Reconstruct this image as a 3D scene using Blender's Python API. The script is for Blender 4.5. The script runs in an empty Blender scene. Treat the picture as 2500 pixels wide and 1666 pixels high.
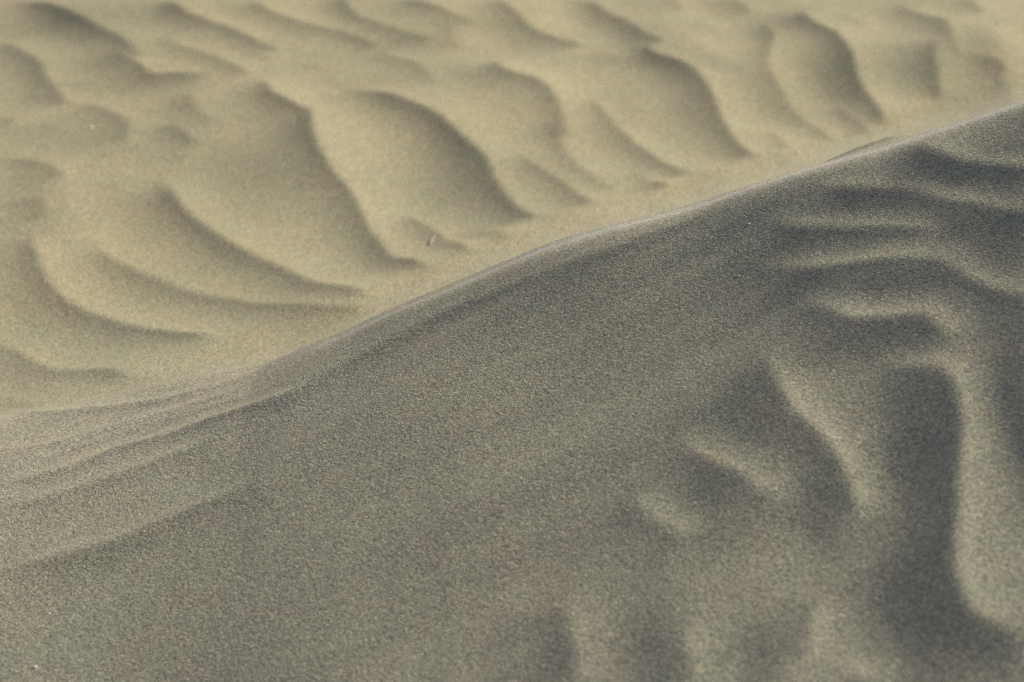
import bpy, bmesh, math, random
import numpy as np
from mathutils import Vector

# ------------------------------------------------------------ scene and camera
scene = bpy.context.scene
col = scene.collection
scene.render.engine = 'CYCLES'
scene.cycles.use_denoising = False
scene.cycles.max_bounces = 6
scene.cycles.diffuse_bounces = 3
scene.view_settings.view_transform = 'Standard'
scene.view_settings.look = 'None'
scene.view_settings.exposure = 0.0

RIDGE_X = np.array([-200.0, -6.0, -2.0, -1.98, -1.96, -1.94, -1.92, -1.9, -1.88, -1.86, -1.84, -1.82, -1.8, -1.78, -1.76, -1.74, -1.72, -1.7, -1.68, -1.66, -1.64, -1.62, -1.6, -1.58, -1.56, -1.54, -1.52, -1.5, -1.48, -1.46, -1.44, -1.42, -1.4, -1.38, -1.36, -1.34, -1.32, -1.3, -1.28, -1.26, -1.24, -1.22, -1.2, -1.18, -1.16, -1.14, -1.12, -1.1, -1.08, -1.06, -1.04, -1.02, -1.0, -0.98, -0.96, -0.94, -0.92, -0.9, -0.88, -0.86, -0.84, -0.82, -0.8, -0.78, -0.76, -0.74, -0.72, -0.7, -0.68, -0.66, -0.64, -0.62, -0.6, -0.58, -0.56, -0.54, -0.52, -0.5, -0.48, -0.46, -0.44, -0.42, -0.4, -0.38, -0.36, -0.34, -0.32, -0.3, -0.28, -0.26, -0.24, -0.22, -0.2, -0.18, -0.16, -0.14, -0.12, -0.1, -0.08, -0.06, -0.04, -0.02, 0.0, 0.02, 0.04, 0.06, 0.08, 0.1, 0.12, 0.14, 0.16, 0.18, 0.2, 0.22, 0.24, 0.26, 0.28, 0.3, 0.32, 0.34, 0.36, 0.38, 0.4, 0.42, 0.44, 0.46, 0.48, 0.5, 0.52, 0.54, 0.56, 0.58, 0.6, 0.62, 0.64, 0.66, 0.68, 0.7, 0.72, 0.74, 0.76, 0.78, 0.8, 0.82, 0.84, 0.86, 0.88, 0.9, 0.92, 0.94, 0.96, 0.98, 1.0, 1.02, 1.04, 1.06, 1.08, 1.1, 1.12, 1.14, 1.16, 1.18, 1.2, 1.22, 1.24, 1.26, 1.28, 1.3, 1.32, 1.34, 1.36, 1.38, 1.4, 1.42, 1.44, 1.46, 1.48, 1.5, 1.52, 1.54, 1.56, 1.58, 1.6, 1.62, 1.64, 1.66, 1.68, 1.7, 1.72, 1.74, 1.76, 1.78, 1.8, 1.82, 1.84, 1.86, 1.88, 1.9, 1.92, 1.94, 1.96, 1.98, 2.0, 6.0, 200.0])
RIDGE_Y = np.array([2.1, 2.1, 2.1, 2.1, 2.1, 2.1, 2.1, 2.1, 2.1, 2.1, 2.1, 2.1, 2.1, 2.1, 2.1, 2.1, 2.1, 2.1, 2.1, 2.1, 2.1, 2.1, 2.1, 2.1, 2.1, 2.1, 2.1, 2.1, 2.1, 2.1, 2.1, 2.1, 2.1, 2.1, 2.1, 2.1, 2.1, 2.1, 2.1, 2.1, 2.1, 2.1, 2.1, 2.1, 2.1, 2.1, 2.1, 2.1, 2.1, 2.1, 2.1, 2.1, 2.1, 2.1, 2.1, 2.1, 2.1, 2.1, 2.1, 2.1, 2.1, 2.1, 2.1, 2.1, 2.1, 2.1, 2.1, 2.1, 2.1, 2.1, 2.1, 2.1, 2.1001, 2.1003, 2.1007, 2.1016, 2.1031, 2.1052, 2.1078, 2.1108, 2.1139, 2.1171, 2.1202, 2.1234, 2.1266, 2.1297, 2.1326, 2.1354, 2.1379, 2.1402, 2.1421, 2.1438, 2.1454, 2.1469, 2.1483, 2.1498, 2.1512, 2.1527, 2.1541, 2.1555, 2.1567, 2.1578, 2.1587, 2.1593, 2.1597, 2.1599, 2.16, 2.16, 2.16, 2.16, 2.16, 2.16, 2.16, 2.16, 2.16, 2.16, 2.16, 2.16, 2.16, 2.16, 2.16, 2.16, 2.16, 2.16, 2.16, 2.16, 2.16, 2.16, 2.16, 2.16, 2.16, 2.16, 2.1601, 2.1604, 2.161, 2.1619, 2.1633, 2.165, 2.167, 2.1692, 2.1714, 2.1736, 2.1758, 2.178, 2.1803, 2.1825, 2.1847, 2.1869, 2.1891, 2.1914, 2.1936, 2.1958, 2.198, 2.2003, 2.2027, 2.2053, 2.2085, 2.2126, 2.2178, 2.224, 2.231, 2.2385, 2.2463, 2.2541, 2.262, 2.2698, 2.2777, 2.2855, 2.2934, 2.3013, 2.3091, 2.317, 2.3248, 2.3327, 2.3405, 2.3484, 2.3563, 2.3641, 2.372, 2.3798, 2.3877, 2.3955, 2.4034, 2.4113, 2.4191, 2.427, 2.4348, 2.4427, 2.4505, 2.4584, 2.4663, 2.4741, 2.482, 2.4898, 2.4977, 2.5055, 2.5134, 2.5213, 2.5291, 2.537, 2.5448, 2.5527, 2.5605, 2.7658, 2.7658])
RIDGE_Z = np.array([0.0, 0.0, 0.0, 0.0, 0.0, 0.0, 0.0, 0.0, 0.0, 0.0, 0.0, 0.0, 0.0, 0.0, 0.0, 0.0, 0.0, 0.0, 0.0, 0.0, 0.0, 0.0, 0.0001, 0.0002, 0.0003, 0.0004, 0.0005, 0.0006, 0.0007, 0.0008, 0.0009, 0.001, 0.0012, 0.0013, 0.0014, 0.0015, 0.0016, 0.0017, 0.0019, 0.002, 0.0021, 0.0022, 0.0023, 0.0024, 0.0026, 0.0027, 0.0028, 0.0029, 0.003, 0.0031, 0.0033, 0.0035, 0.0037, 0.0039, 0.0042, 0.0045, 0.0049, 0.0052, 0.0055, 0.0059, 0.0062, 0.0066, 0.0069, 0.0073, 0.0076, 0.0079, 0.0083, 0.0086, 0.009, 0.0093, 0.0097, 0.01, 0.0104, 0.0108, 0.0115, 0.0124, 0.0138, 0.0158, 0.0183, 0.0214, 0.0248, 0.0285, 0.0323, 0.0363, 0.0405, 0.0442, 0.0475, 0.0508, 0.0536, 0.0571, 0.0636, 0.0707, 0.0778, 0.085, 0.0936, 0.1039, 0.1142, 0.1245, 0.1348, 0.1459, 0.1569, 0.1678, 0.1785, 0.1885, 0.1976, 0.2059, 0.2127, 0.2191, 0.2248, 0.2303, 0.2364, 0.2428, 0.2502, 0.2583, 0.2656, 0.2722, 0.2783, 0.2835, 0.2887, 0.2942, 0.2998, 0.3068, 0.3139, 0.3212, 0.3278, 0.3341, 0.3397, 0.3449, 0.3507, 0.3569, 0.3629, 0.369, 0.3749, 0.3808, 0.3864, 0.3917, 0.3968, 0.4016, 0.4062, 0.4107, 0.4151, 0.4196, 0.424, 0.4285, 0.4329, 0.4374, 0.4418, 0.4462, 0.4507, 0.4551, 0.4596, 0.464, 0.4685, 0.4729, 0.4773, 0.4815, 0.4854, 0.4889, 0.4918, 0.4941, 0.4961, 0.4977, 0.4993, 0.5008, 0.5023, 0.5038, 0.5053, 0.5068, 0.5083, 0.5098, 0.5113, 0.5128, 0.5143, 0.5158, 0.5173, 0.5188, 0.5203, 0.5218, 0.5233, 0.5248, 0.5263, 0.5278, 0.5293, 0.5308, 0.5323, 0.5338, 0.5353, 0.5368, 0.5382, 0.5397, 0.5412, 0.5427, 0.5442, 0.5457, 0.5472, 0.5487, 0.5502, 0.5517, 0.5532, 0.5547, 0.5562, 0.5577, 0.5592, 0.5972, 0.5972])
RIDGE_LOW = np.array([0.0, 0.0, 0.0, 0.0, 0.0, 0.0, 0.0, 0.0001, 0.0001, 0.0001, 0.0001, 0.0001, 0.0001, 0.0002, 0.0002, 0.0002, 0.0002, 0.0003, 0.0003, 0.0004, 0.0004, 0.0005, 0.0005, 0.0006, 0.0006, 0.0007, 0.0008, 0.0009, 0.001, 0.001, 0.0011, 0.0012, 0.0013, 0.0014, 0.0015, 0.0017, 0.0018, 0.0019, 0.002, 0.0022, 0.0023, 0.0025, 0.0026, 0.0028, 0.0029, 0.0031, 0.0033, 0.0035, 0.0037, 0.0039, 0.0042, 0.0044, 0.0047, 0.005, 0.0053, 0.0056, 0.006, 0.0064, 0.0068, 0.0073, 0.0078, 0.0084, 0.009, 0.0097, 0.0105, 0.0113, 0.0123, 0.0132, 0.0145, 0.0157, 0.0171, 0.0187, 0.0202, 0.0222, 0.0242, 0.0264, 0.0289, 0.0313, 0.0343, 0.0373, 0.0406, 0.0442, 0.0478, 0.052, 0.0563, 0.0608, 0.0657, 0.0706, 0.0761, 0.0816, 0.0874, 0.0936, 0.0997, 0.1063, 0.1129, 0.1198, 0.1268, 0.1339, 0.1412, 0.1486, 0.156, 0.1635, 0.171, 0.1785, 0.1861, 0.1936, 0.2011, 0.2086, 0.2159, 0.2233, 0.2305, 0.2377, 0.2448, 0.2518, 0.2587, 0.2656, 0.2723, 0.279, 0.2855, 0.2921, 0.2985, 0.3048, 0.3111, 0.3172, 0.3233, 0.3294, 0.3353, 0.3412, 0.3469, 0.3527, 0.3583, 0.3639, 0.3694, 0.3748, 0.3801, 0.3854, 0.3906, 0.3957, 0.4007, 0.4056, 0.4104, 0.4152, 0.4199, 0.4244, 0.4289, 0.4333, 0.4376, 0.4419, 0.4459, 0.4499, 0.4538, 0.4575, 0.4613, 0.4648, 0.4683, 0.4716, 0.4748, 0.478, 0.4809, 0.4838, 0.4866, 0.4892, 0.4918, 0.4942, 0.4966, 0.4989, 0.5011, 0.5032, 0.5052, 0.5072, 0.5091, 0.511, 0.5128, 0.5145, 0.5163, 0.5179, 0.5196, 0.5212, 0.5228, 0.5243, 0.5259, 0.5274, 0.5289, 0.5304, 0.5319, 0.5333, 0.5347, 0.5362, 0.5375, 0.5389, 0.5402, 0.5415, 0.5428, 0.5441, 0.5453, 0.5465, 0.5476, 0.5487, 0.5497, 0.5507, 0.5517, 0.5526, 0.5535, 0.5679, 0.5679])
FRONT_X = np.array([-3.0, -2.95, -2.9, -2.85, -2.8, -2.75, -2.7, -2.65, -2.6, -2.55, -2.5, -2.45, -2.4, -2.35, -2.3, -2.25, -2.2, -2.15, -2.1, -2.05, -2.0, -1.95, -1.9, -1.85, -1.8, -1.75, -1.7, -1.65, -1.6, -1.55, -1.5, -1.45, -1.4, -1.35, -1.3, -1.25, -1.2, -1.15, -1.1, -1.05, -1.0, -0.95, -0.9, -0.85, -0.8, -0.75, -0.7, -0.65, -0.6, -0.55, -0.5, -0.45, -0.4, -0.35, -0.3, -0.25, -0.2, -0.15, -0.1, -0.05, -0.0, 0.05, 0.1, 0.15, 0.2, 0.25, 0.3, 0.35, 0.4, 0.45, 0.5, 0.55, 0.6, 0.65, 0.7, 0.75, 0.8, 0.85, 0.9, 0.95, 1.0, 1.05, 1.1, 1.15, 1.2, 1.25, 1.3, 1.35, 1.4, 1.45, 1.5, 1.55, 1.6, 1.65, 1.7, 1.75, 1.8, 1.85, 1.9, 1.95, 2.0, 2.05, 2.1, 2.15, 2.2, 2.25, 2.3, 2.35, 2.4, 2.45, 2.5, 2.55, 2.6, 2.65, 2.7, 2.75, 2.8, 2.85, 2.9, 2.95, 3.0])
FRONT_SLOPE = np.array([0.32, 0.32, 0.32, 0.32, 0.32, 0.32, 0.32, 0.32, 0.32, 0.32, 0.32, 0.32, 0.32, 0.32, 0.32, 0.32, 0.32, 0.32, 0.32, 0.32, 0.32, 0.32, 0.32, 0.32, 0.32, 0.32, 0.32, 0.32, 0.32, 0.32, 0.32, 0.32, 0.32, 0.3199, 0.3198, 0.3196, 0.3192, 0.3184, 0.3172, 0.3155, 0.313, 0.3099, 0.306, 0.3014, 0.2961, 0.29, 0.283, 0.275, 0.2656, 0.2547, 0.2423, 0.2287, 0.2142, 0.1995, 0.1853, 0.1726, 0.1624, 0.1556, 0.1527, 0.154, 0.1594, 0.1683, 0.1799, 0.1933, 0.2079, 0.2231, 0.2385, 0.2539, 0.269, 0.2839, 0.2981, 0.3117, 0.3244, 0.3358, 0.3459, 0.3546, 0.3619, 0.3681, 0.3733, 0.378, 0.3822, 0.3861, 0.39, 0.3937, 0.3974, 0.401, 0.4044, 0.4077, 0.4106, 0.4132, 0.4153, 0.4169, 0.4181, 0.4189, 0.4194, 0.4197, 0.4199, 0.42, 0.42, 0.42, 0.42, 0.42, 0.42, 0.42, 0.42, 0.42, 0.42, 0.42, 0.42, 0.42, 0.42, 0.42, 0.42, 0.42, 0.42, 0.42, 0.42, 0.42, 0.42, 0.42, 0.42])
BRINK = np.array([0.5, 0.5, 0.5, 0.5, 0.5, 0.5, 0.5, 0.5, 0.5, 0.5, 0.5, 0.5, 0.5, 0.5, 0.5, 0.5, 0.5, 0.5, 0.5, 0.5, 0.5, 0.5, 0.5, 0.5, 0.5, 0.5, 0.5, 0.5, 0.5, 0.5, 0.5, 0.5, 0.5, 0.5, 0.5, 0.5, 0.5, 0.5, 0.5, 0.5, 0.5, 0.5, 0.4999, 0.4994, 0.4978, 0.4935, 0.4839, 0.4669, 0.4414, 0.4085, 0.3704, 0.3297, 0.2884, 0.248, 0.2099, 0.1752, 0.1447, 0.1182, 0.0955, 0.077, 0.0629, 0.0537, 0.0485, 0.0462, 0.0453, 0.0451, 0.045, 0.045, 0.045, 0.045, 0.045, 0.045, 0.045, 0.045, 0.045, 0.045, 0.045, 0.045, 0.045, 0.045, 0.045, 0.045, 0.045, 0.045, 0.045, 0.045, 0.045, 0.045, 0.045, 0.045, 0.045, 0.045, 0.045, 0.045, 0.045, 0.045, 0.045, 0.045, 0.045, 0.045, 0.045, 0.045, 0.045, 0.045, 0.045, 0.045, 0.045, 0.045, 0.045, 0.045, 0.045, 0.045, 0.045, 0.045, 0.045, 0.045, 0.045, 0.045, 0.045, 0.045, 0.045])
# ripple crests: (where, tilt of lee, tilt of sunny side, width of lee, width of sunny side, line on the ground)
CRESTS = [
    ('bg', 0.3518, 0.09, 0.057, 0.1357, [(-0.8696, 3.7655), (-0.8502, 3.7603), (-0.8291, 3.7503), (-0.8044, 3.7357), (-0.7806, 3.7206), (-0.7591, 3.6944), (-0.7392, 3.6676), (-0.7179, 3.6357), (-0.6977, 3.6084), (-0.6774, 3.5807), (-0.6589, 3.558), (-0.6413, 3.536), (-0.6276, 3.5195), (-0.6246, 3.5142), (-0.6188, 3.503), (-0.6036, 3.4752), (-0.5831, 3.4366), (-0.5629, 3.3981)]),
    ('bg', 0.3119, 0.0798, 0.0547, 0.1041, [(-0.8478, 3.5799), (-0.8393, 3.5743), (-0.8302, 3.5686), (-0.816, 3.5482), (-0.8011, 3.5274), (-0.7871, 3.5063), (-0.7714, 3.4799), (-0.7528, 3.4526), (-0.7352, 3.4203), (-0.7277, 3.3978), (-0.7221, 3.3754), (-0.7167, 3.3637), (-0.7053, 3.3364), (-0.6909, 3.3029), (-0.6726, 3.2588), (-0.6554, 3.2196)]),
    ('bg', 0.1672, 0.0428, 0.0352, 0.0377, [(-0.7043, 3.3311), (-0.6874, 3.3257), (-0.6722, 3.3253), (-0.6585, 3.3259), (-0.6469, 3.3311), (-0.634, 3.3207), (-0.6227, 3.3147)]),
    ('bg', 0.1455, 0.0372, 0.0349, 0.0374, [(-0.7314, 3.2946), (-0.7105, 3.2792), (-0.6908, 3.2687)]),
    ('bg', 0.3518, 0.09, 0.0533, 0.1016, [(-0.6274, 3.4849), (-0.6225, 3.4625), (-0.6155, 3.4402), (-0.602, 3.4187), (-0.5868, 3.3972), (-0.5732, 3.3754), (-0.5609, 3.3538), (-0.5551, 3.3472), (-0.5465, 3.3364), (-0.531, 3.3362), (-0.5107, 3.3364), (-0.4944, 3.3316), (-0.4772, 3.3316), (-0.46, 3.3316)]),
    ('bg', 0.3911, 0.1, 0.0557, 0.1326, [(-0.5977, 3.6994), (-0.5786, 3.6785), (-0.5604, 3.6573), (-0.5435, 3.6301), (-0.5281, 3.6077), (-0.5139, 3.5958), (-0.4998, 3.5841), (-0.4852, 3.5678), (-0.4712, 3.5563), (-0.4567, 3.5397), (-0.4423, 3.5231), (-0.4269, 3.5061), (-0.4138, 3.4895), (-0.4115, 3.489), (-0.4058, 3.4831), (-0.3916, 3.466), (-0.3732, 3.4481), (-0.354, 3.4206)]),
    ('bg', 0.1885, 0.0482, 0.0363, 0.0648, [(-0.4039, 3.4884), (-0.3856, 3.4877), (-0.3691, 3.4869), (-0.3579, 3.4815), (-0.3483, 3.4757), (-0.3364, 3.4644), (-0.3242, 3.4529)]),
    ('bg', 0.3119, 0.0798, 0.0449, 0.0769, [(-0.553, 3.5414), (-0.5439, 3.5086), (-0.534, 3.4762), (-0.5242, 3.4597), (-0.5131, 3.4486), (-0.4985, 3.4376), (-0.484, 3.4316), (-0.4709, 3.4205), (-0.46, 3.4141), (-0.4529, 3.4034), (-0.4416, 3.3823), (-0.4264, 3.3604), (-0.4079, 3.3379), (-0.3902, 3.3202)]),
    ('bg', 0.2096, 0.0536, 0.0357, 0.0509, [(-0.4228, 3.4301), (-0.4039, 3.4201), (-0.3863, 3.4098), (-0.373, 3.4036), (-0.3604, 3.3924)]),
    ('bg', 0.1235, 0.0316, 0.0354, 0.0506, [(-0.3444, 3.401), (-0.328, 3.3955), (-0.3124, 3.3947), (-0.2973, 3.3887), (-0.2821, 3.3778)]),
    ('bg', 0.3518, 0.09, 0.0556, 0.1192, [(-0.4479, 3.7151), (-0.4282, 3.6775), (-0.4093, 3.6449), (-0.3912, 3.6175), (-0.3738, 3.5954), (-0.3577, 3.5786), (-0.3404, 3.5621), (-0.3193, 3.5506), (-0.2983, 3.5391), (-0.2808, 3.5278), (-0.2671, 3.5215), (-0.2616, 3.516), (-0.2538, 3.5098), (-0.24, 3.5028), (-0.2219, 3.4903), (-0.204, 3.4778)]),
    ('bg', 0.2304, 0.0589, 0.0502, 0.0957, [(-0.6787, 3.2419), (-0.6621, 3.2421), (-0.646, 3.2419), (-0.6298, 3.2312), (-0.6125, 3.2104), (-0.5927, 3.1795), (-0.576, 3.158), (-0.5626, 3.1415), (-0.5527, 3.1248), (-0.5483, 3.1027), (-0.5471, 3.0803), (-0.5472, 3.0578), (-0.5481, 3.0351)]),
    ('bg', 0.1885, 0.0482, 0.0423, 0.0484, [(-0.7642, 3.18), (-0.7563, 3.175), (-0.7481, 3.17), (-0.7377, 3.1649), (-0.7288, 3.1595), (-0.7256, 3.1533), (-0.7232, 3.142)]),
    ('bg', 0.1101, 0.0282, 0.0417, 0.0477, [(-0.6809, 3.1534), (-0.6718, 3.143), (-0.6632, 3.1325), (-0.6564, 3.1212), (-0.6492, 3.105)]),
    ('bg', 0.2096, 0.0536, 0.0477, 0.0682, [(-0.7286, 3.0099), (-0.7215, 3.005), (-0.7144, 3.0047), (-0.7033, 2.9996), (-0.6903, 2.9944), (-0.6751, 2.9891), (-0.6588, 2.9789), (-0.6441, 2.9636), (-0.6321, 2.9526), (-0.6204, 2.9364), (-0.6121, 2.9246), (-0.6073, 2.9083), (-0.605, 2.8968)]),
    ('bg', 0.1885, 0.0482, 0.0501, 0.0716, [(-0.4989, 3.2476), (-0.4848, 3.2268), (-0.473, 3.2103), (-0.4646, 3.1832), (-0.4575, 3.1608), (-0.4479, 3.144), (-0.4375, 3.1275), (-0.4283, 3.1161), (-0.4198, 3.1096)]),
    ('bg', 0.2511, 0.0642, 0.057, 0.0814, [(-0.503, 3.1252), (-0.4914, 3.1143), (-0.479, 3.0982), (-0.4655, 3.0761), (-0.4539, 3.0586), (-0.4464, 3.0469), (-0.4408, 3.0403)]),
    ('bg', 0.101, 0.0258, 0.0477, 0.0455, [(-0.457, 3.0277), (-0.4563, 3.0052), (-0.4556, 2.9827)]),
    ('bg', 0.1455, 0.0372, 0.0454, 0.0649, [(-0.6327, 2.8523), (-0.6236, 2.8348), (-0.6147, 2.8108), (-0.6121, 2.7939), (-0.6101, 2.7733)]),
    ('bg', 0.1455, 0.0372, 0.0344, 0.0491, [(-0.2824, 3.3196), (-0.2662, 3.2922), (-0.2502, 3.2649)]),
    ('bg', 0.1455, 0.0372, 0.0336, 0.0481, [(-0.2735, 3.2323), (-0.2561, 3.2161), (-0.2392, 3.2046)]),
    ('bg', 0.43, 0.11, 0.0615, 0.1428, [(-0.4234, 3.3258), (-0.4096, 3.3207), (-0.3955, 3.3105), (-0.3815, 3.2996), (-0.368, 3.2735), (-0.3602, 3.2409), (-0.3523, 3.2084), (-0.3393, 3.192), (-0.324, 3.1759), (-0.3063, 3.1593), (-0.2916, 3.1422), (-0.287, 3.1144), (-0.2845, 3.081), (-0.2779, 3.0416), (-0.2692, 2.9972), (-0.2591, 2.963), (-0.247, 2.929), (-0.2371, 2.9061), (-0.2268, 2.8879), (-0.2174, 2.8651), (-0.2071, 2.8312), (-0.1987, 2.7968), (-0.1914, 2.7657), (-0.1847, 2.739), (-0.1779, 2.7174), (-0.1706, 2.696), (-0.1626, 2.6662), (-0.1535, 2.6329), (-0.1432, 2.6062), (-0.1316, 2.5818), (-0.117, 2.5592), (-0.1032, 2.5408), (-0.0961, 2.5309), (-0.0877, 2.5267), (-0.0764, 2.5203)]),
    ('bg', 0.3911, 0.1, 0.0601, 0.1314, [(-0.4873, 2.9541), (-0.4739, 2.9163), (-0.461, 2.8832), (-0.4464, 2.845), (-0.4306, 2.8078), (-0.4189, 2.7859), (-0.4066, 2.766), (-0.3942, 2.7443), (-0.3767, 2.7159), (-0.3596, 2.6879), (-0.3436, 2.666), (-0.3276, 2.6464), (-0.3118, 2.631), (-0.2945, 2.6136), (-0.2805, 2.5966), (-0.2652, 2.5739), (-0.2513, 2.5515), (-0.2354, 2.5233), (-0.2207, 2.4992), (-0.2044, 2.4794), (-0.1871, 2.4634), (-0.1746, 2.455), (-0.1613, 2.4465), (-0.1484, 2.4417)]),
    ('bg', 0.3715, 0.095, 0.0543, 0.1164, [(-0.6322, 2.7593), (-0.6214, 2.7287), (-0.6105, 2.698), (-0.5989, 2.6645), (-0.5866, 2.6292), (-0.5748, 2.5999), (-0.5629, 2.5731), (-0.5517, 2.5529), (-0.5403, 2.5353), (-0.5283, 2.518), (-0.5165, 2.5047), (-0.5041, 2.4899), (-0.4913, 2.479), (-0.4756, 2.4663), (-0.4588, 2.4538), (-0.4416, 2.4414), (-0.4239, 2.4274), (-0.4064, 2.4156), (-0.39, 2.4039), (-0.3774, 2.3922), (-0.3643, 2.3822), (-0.3517, 2.3723), (-0.3378, 2.3641), (-0.3243, 2.3578)]),
    ('bg', 0.3119, 0.0798, 0.0544, 0.1165, [(-0.5526, 2.7465), (-0.5406, 2.7244), (-0.5284, 2.7024), (-0.5155, 2.6785), (-0.5016, 2.6566), (-0.4854, 2.637), (-0.4686, 2.6196), (-0.4534, 2.6044), (-0.4375, 2.5911), (-0.4244, 2.5782), (-0.4105, 2.5652), (-0.3975, 2.5525), (-0.3832, 2.5417), (-0.3684, 2.5313), (-0.3552, 2.5232), (-0.3406, 2.5152), (-0.3257, 2.5034), (-0.3113, 2.4916), (-0.297, 2.4798), (-0.2827, 2.4663), (-0.2691, 2.4548), (-0.2557, 2.4435), (-0.2413, 2.4359), (-0.2285, 2.4283), (-0.2148, 2.4227), (-0.2014, 2.4189), (-0.1892, 2.4169), (-0.1757, 2.4168), (-0.1634, 2.4148), (-0.1512, 2.4129)]),
    ('bg', 0.2715, 0.0695, 0.0383, 0.0729, [(-0.6184, 2.4525), (-0.6069, 2.4333), (-0.5954, 2.4162), (-0.5823, 2.4016), (-0.569, 2.3871), (-0.5564, 2.3704), (-0.5452, 2.3557), (-0.5361, 2.3413), (-0.527, 2.3272), (-0.5177, 2.3172), (-0.5059, 2.3076), (-0.4951, 2.302), (-0.4824, 2.2948), (-0.4706, 2.2894), (-0.4549, 2.2841), (-0.442, 2.2785), (-0.4349, 2.2705), (-0.4293, 2.2602), (-0.4214, 2.2477), (-0.4134, 2.2351)]),
    ('bg', 0.1455, 0.0372, 0.0306, 0.035, [(-0.5707, 2.2546), (-0.5555, 2.2428), (-0.5407, 2.2274), (-0.5297, 2.2118), (-0.5197, 2.1961), (-0.5079, 2.1787), (-0.496, 2.1613)]),
    ('bg', 0.3119, 0.0798, 0.0512, 0.1063, [(-0.2872, 3.7465), (-0.2827, 3.7152), (-0.2775, 3.6837), (-0.2709, 3.6466), (-0.2629, 3.619), (-0.2508, 3.5965), (-0.2372, 3.5744), (-0.2252, 3.5627), (-0.2133, 3.5514), (-0.202, 3.545), (-0.1901, 3.5386), (-0.1778, 3.5325), (-0.162, 3.5261), (-0.1465, 3.5197), (-0.1284, 3.5082), (-0.1104, 3.4966)]),
    ('bg', 0.3119, 0.0798, 0.0469, 0.0938, [(-0.1968, 3.6848), (-0.1741, 3.6642), (-0.1537, 3.6486), (-0.1393, 3.6379), (-0.1273, 3.627), (-0.117, 3.6205), (-0.1037, 3.6082), (-0.0891, 3.5959), (-0.0718, 3.5831), (-0.0544, 3.5655)]),
    ('bg', 0.1885, 0.0482, 0.0548, 0.0783, [(-0.1062, 3.6013), (-0.0999, 3.5723), (-0.0948, 3.5483), (-0.0935, 3.5199), (-0.091, 3.4918), (-0.0817, 3.4688), (-0.0702, 3.4412)]),
    ('bg', 0.3119, 0.0798, 0.0556, 0.1191, [(-0.0538, 3.6945), (-0.0357, 3.6839), (-0.0197, 3.6681), (-0.0096, 3.6467), (-0.0015, 3.6298), (0.0077, 3.6122), (0.0163, 3.5944), (0.0223, 3.5769), (0.0288, 3.5596), (0.0397, 3.5425), (0.0512, 3.5307), (0.0582, 3.5248), (0.0686, 3.5185), (0.0823, 3.5019), (0.0995, 3.4849), (0.1163, 3.463)]),
    ('bg', 0.101, 0.0258, 0.0368, 0.0394, [(0.074, 3.5399), (0.0926, 3.5447), (0.1112, 3.5496), (0.1297, 3.5496)]),
    ('bg', 0.2096, 0.0536, 0.0529, 0.1007, [(-0.2441, 3.4712), (-0.2279, 3.4709), (-0.2114, 3.4606), (-0.1953, 3.4393), (-0.1795, 3.4131), (-0.1635, 3.3976), (-0.1489, 3.3818), (-0.1376, 3.3598), (-0.1277, 3.3273), (-0.1191, 3.289), (-0.1111, 3.2505)]),
    ('bg', 0.43, 0.11, 0.0674, 0.1587, [(-0.2766, 3.2759), (-0.2589, 3.2654), (-0.2399, 3.2548), (-0.2236, 3.2396), (-0.2064, 3.229), (-0.1912, 3.2184), (-0.1742, 3.1975), (-0.1594, 3.1812), (-0.142, 3.1648), (-0.1262, 3.1483), (-0.1162, 3.1367), (-0.1074, 3.1246), (-0.0958, 3.1021), (-0.0838, 3.0792), (-0.0717, 3.0518), (-0.0606, 3.0292), (-0.052, 3.0118), (-0.0448, 2.9945), (-0.0391, 2.9775), (-0.0336, 2.9552), (-0.027, 2.9223), (-0.0203, 2.8891), (-0.0143, 2.8564), (-0.0075, 2.8288), (0.0025, 2.7952), (0.013, 2.7658), (0.0213, 2.7384), (0.0308, 2.7132), (0.0441, 2.6904)]),
    ('bg', 0.3715, 0.095, 0.0632, 0.1205, [(-0.0258, 3.4035), (-0.0233, 3.3667), (-0.0181, 3.3254), (-0.0051, 3.3091), (0.0104, 3.298), (0.0251, 3.2916), (0.0386, 3.2802), (0.0488, 3.2632), (0.0568, 3.2409), (0.0631, 3.2179), (0.0676, 3.1951), (0.0695, 3.1834), (0.0716, 3.1608), (0.075, 3.1222), (0.0794, 3.0777), (0.0836, 3.0332)]),
    ('bg', 0.3119, 0.0798, 0.0468, 0.1002, [(0.0626, 3.1656), (0.0643, 3.1323), (0.0659, 3.0991), (0.0671, 3.066), (0.0691, 3.0331), (0.0732, 3.0053), (0.0787, 2.9729), (0.0861, 2.9404), (0.0943, 2.9131), (0.101, 2.8971), (0.1104, 2.8856), (0.1208, 2.8642), (0.1333, 2.8376), (0.1454, 2.811)]),
    ('bg', 0.3715, 0.095, 0.049, 0.097, [(0.0009, 3.0096), (0.0139, 2.9824), (0.0267, 2.9552), (0.039, 2.9282), (0.0517, 2.9011), (0.0662, 2.8689), (0.0797, 2.8369), (0.0889, 2.8046), (0.0965, 2.7755), (0.1037, 2.7527), (0.1115, 2.7395)]),
    ('bg', 0.3518, 0.09, 0.0637, 0.1251, [(0.118, 3.2572), (0.1229, 3.2142), (0.1292, 3.176), (0.1393, 3.1328), (0.1509, 3.0944), (0.1617, 3.0558), (0.172, 3.0227), (0.1809, 3.0008), (0.1896, 2.9842), (0.1977, 2.9628), (0.2083, 2.9363), (0.2196, 2.9146), (0.2328, 2.8878), (0.2458, 2.8616)]),
    ('bg', 0.2918, 0.0746, 0.0378, 0.0648, [(0.1586, 2.9225), (0.1657, 2.9068), (0.174, 2.8908), (0.184, 2.86), (0.1978, 2.8338), (0.2115, 2.8173)]),
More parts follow.
